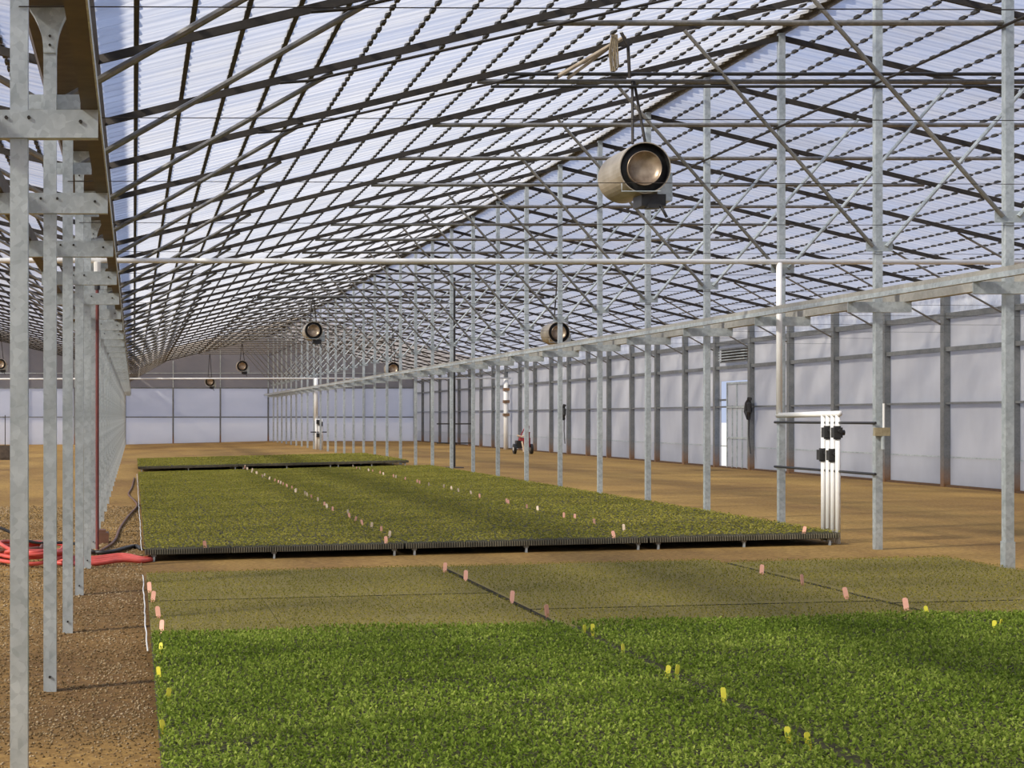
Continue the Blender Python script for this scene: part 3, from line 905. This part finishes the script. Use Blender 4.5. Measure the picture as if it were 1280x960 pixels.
# ------------------------------------------------------------------ black standpipe with crossbars, right aisle
sp_ = thing('standpipe', 'thin black pole with two short crossbars beside the ridge posts', 'pole', (10.02, 53.0, 0))
MB().tube([(0, 0, -.02), (0, 0, EYE + 4.35)], .036, 8).build('pole', M['black'], sp_)
for z in (EYE - .22, EYE - .82):
    MB().tube([(-.55, 0, z), (.55, 0, z)], .022, 6).build('crossbar', M['galv_dark'], sp_)
MB().box(-.25, .25, -.25, .25, -.01, .03).build('foot_plate', M['gutter'], sp_)

# ------------------------------------------------------------------ red sprayer cart near the right wall
ct = thing('sprayer_cart', 'red wheeled sprayer cart with black wheels near the right wall', 'cart', (16.75, 73.0, 0))
for sx in (-.36, .36):
    w = MB().tube([(sx - .05, 0, .22), (sx + .05, 0, .22)], .22, 18).build('wheel', M['black'], ct)
    MB().tube([(sx - .06, 0, .22), (sx + .06, 0, .22)], .08, 10).build('hub', M['pvc'], w)
MB().tube([(.08, 0, .30), (.08, 0, .38), (.08, 0, .62), (.08, 0, .70)], .24, 14).build('tank', M['red'], ct)
MB().box(-.30, -.06, -.2, .2, .25, .58).build('engine', M['black'], ct)
MB().tube([(-.3, .1, .3), (.0, .15, .9), (.12, .15, 1.15), (.28, .15, 1.18)], .025, 6).build('handle', M['red'], ct)
MB().tube([(.20, 0, .7), (.22, 0, .95)], .09, 10).build('filter', M['red'], ct)
MB().tube([(.15, 0, 1.0), (.22, 0, 1.22)], .10, 10, r2=.07).build('cap', M['redpipe'], ct)
MB().tube([(-.3, -.22, .8), (-.1, -.22, .75), (.05, -.22, .82)], .04, 6).build('spray_hose', M['tagwhite'], ct)
MB().tube([(-.1, -.26, .55), (-.05, -.28, .3), (-.02, -.26, .1)], .04, 6).build('spray_hose', M['tagwhite'], ct)

def hose_hank(y, z, label):
    t = thing('hose_hank', label, 'hose', (XW - .13, y, z))
    MB().tube([(0, 0, .30), (-.04, .1, .15), (-.06, .12, -.10), (-.04, 0, -.28), (-.04, -.12, -.1), (-.05, -.1, .12), (0, 0, .30)], .075, 8).build('coil', M['black'], t)
    MB().tube([(0, .05, -.15), (.0, .08, -.8), (.0, -.06, -1.35)], .02, 6).build('tail', M['black'], t)
hose_hank(DK(14) - .25, EYE + .25, 'black hose hank hanging on the wall post beside the door')
hose_hank(DK(21) + .2, EYE + .2, 'black hose hank on the wall above the red cart')
# dark crate in the neighbouring house
cr = thing('crate', 'dark crate on the floor of the neighbouring house at left edge', 'crate', (-5.55, 72.0, GL))
MB().box(-.32, .32, -.3, .3, 0, .08).build('base', M['gutter'], cr)
for s in (-1, 1):
    MB().box(-.32, .32, s * .3 - .02, s * .3 + .02, .08, .62).build('side', M['gutter'], cr)
    MB().box(s * .32 - .02, s * .32 + .02, -.3, .3, .08, .62).build('side', M['black'], cr)
MB().tube([(.1, .0, .05), (.1, .0, 1.9)], .02, 6).build('rod', M['galv_dark'], cr)

# ------------------------------------------------------------------ hoses on the left aisle
def hose(name, label, pts, r, mat):
    P = [Vector(p) for p in pts]
    out = []
    for i in range(len(P) - 1):
        p0, p1, p2, p3 = P[max(0, i - 1)], P[i], P[i + 1], P[min(len(P) - 1, i + 2)]
        for q in range(6):
            u = q / 6
            out.append(.5 * ((2 * p1) + (p2 - p0) * u + (2 * p0 - 5 * p1 + 4 * p2 - p3) * u * u + (3 * p1 - p0 - 3 * p2 + p3) * u ** 3))
    out.append(P[-1])
    return tag(MB().tube(out, r, 7).build(name, mat, smooth=True), label, 'hose')
def coil(cx, cy, rx, ry, turns, z0, seed):
    rr = random.Random(seed)
    pts = []
    for i in range(int(turns * 9)):
        a = 2 * math.pi * i / 9
        k_ = rr.uniform(.78, 1.15)
        pts.append((cx + rx * k_ * math.cos(a), cy + ry * k_ * math.sin(a), z0 + .012 * i / 3 + rr.uniform(0, .05)))
    return pts
hose('garden_hose', 'tangled pink red hose coil behind the left posts', coil(-1.25, 21.4, .42, .9, 5, GL + .02, 3), .024, M['hose'])
hose('garden_hose', 'orange brown hose loops heaped on the pink coil', coil(-1.5, 21.8, .38, .8, 3, GL + .06, 5), .022, M['hose_brown'])
hose('garden_hose', 'dark hose arching up behind the leftmost post', [(-2.0, 21.9, GL + .05), (-1.95, 21.9, GL + .28), (-1.75, 21.9, GL + .40), (-1.3, 21.8, GL + .22), (-.8, 21.9, GL + .2), (-.5, 21.7, GL + .1)], .02, M['black'])
for i in range(4):
    hose('garden_hose', f'{ordinal(i + 1)} pink hose strand of the bundle running under the raised bed',
         [(-1.1, 21.0 + .2 * i, GL + .03 + .02 * (i % 2)), (-.55, 20.75 + .28 * i, GL + .03), (-.15, 20.95 + .26 * i, gz(-.15) + .05), (.10, 21.0 + .12 * i, gz(.1) + .03), (.22, 21.2 + .1 * i, gz(.2) + .03)], .030, M['hose'])
hose('garden_hose', 'thin black pipe lying beside the pink hose bundle', [(-.75, 22.8, GL + .03), (-.35, 22.4, GL + .04), (.0, 23.4, gz(0) + .03), (.1, 23.0, gz(.1) + .02)], .03, M['black'])
hose('garden_hose', 'thin brown hose winding down the left aisle', [(-.45, 22.6, GL + .04), (-.28, 24.6, GL + .03), (-.22, 27.5, GL + .03), (-.10, 30.5, gz(-.1) + .03), (.07, 34.0, gz(0) + .03), (.0, 36.5, gz(0) + .03), (-.12, 39.5, GL + .03), (-.05, 43, GL + .03), (.02, 50, GL + .03)], .02, M['hose_brown'])
tag(MB().box(-.62, -.36, 24.4, 24.75, GL - .01, GL + .16).box(-.58, -.40, 24.45, 24.7, GL + .16, GL + .20).build('red_box', M['hose_brown']), 'small rusty brown box on the floor beside the left posts', 'box')
# white edging strip along the left side of the beds
for ya, yb, nm in ((12.6, 18.8, 'pale bed'), (21.3, 50, 'raised bed')):
    pts = []
    y = ya
    while y < yb:
        pts.append((.10 + random.uniform(-.005, .005), y, gz(.1) + .085 + (0.05 if ya > 20 else 0) + random.uniform(-.015, .015)))
        y += .5
    hose('drip_line', f'pale drip line lying along the left edge of the {nm}', pts, .006, M['pvc'])

# ------------------------------------------------------------------ loose gravel beside the left posts
N = 42000
gxx = rng.uniform(-3.2, .12, N); gyy = 9.7 + rng.uniform(0, 1, N) ** 1.5 * 25 - 1.6 * rng.uniform(0, 1, N) ** 3
gr_ = rng.uniform(.004, .012, N) * (1 + .03 * (gyy - 8))
base = np.array([(1, 0, 0), (0, 1, 0), (-1, 0, 0), (0, -1, 0), (0, 0, .8), (0, 0, -.5)], float)
V = base[None] * (gr_[:, None, None] * rng.uniform(.6, 1.3, (N, 6, 1)))
th_ = rng.uniform(0, 6.28, N); cs, sn = np.cos(th_), np.sin(th_)
V = np.stack([V[..., 0] * cs[:, None] - V[..., 1] * sn[:, None], V[..., 0] * sn[:, None] + V[..., 1] * cs[:, None], V[..., 2]], -1)
V += np.stack([gxx, gyy, np.interp(gxx, [XL, XC], [GL, 0.]) + gr_ * .2], 1)[:, None]
T = np.array([(0, 1, 4), (1, 2, 4), (2, 3, 4), (3, 0, 4), (1, 0, 5), (2, 1, 5), (3, 2, 5), (0, 3, 5)])
tri = (T[None] + (np.arange(N) * 6)[:, None, None]).reshape(-1, 3)
m = bpy.data.meshes.new('gravel')
m.vertices.add(6 * N); m.vertices.foreach_set('co', V.ravel())
m.loops.add(tri.size); m.loops.foreach_set('vertex_index', tri.ravel().astype(np.int32))
m.polygons.add(len(tri)); m.polygons.foreach_set('loop_start', (np.arange(len(tri)) * 3).astype(np.int32))
m.update()
m.materials.append(leaf_mat('gravel_stone', [(.1, (.10, .065, .03)), (.5, (.26, .18, .09)), (.9, (.55, .43, .27))], 0.))
tag(link('gravel', m), 'loose brown gravel on the left aisle', 'gravel', kind='stuff')
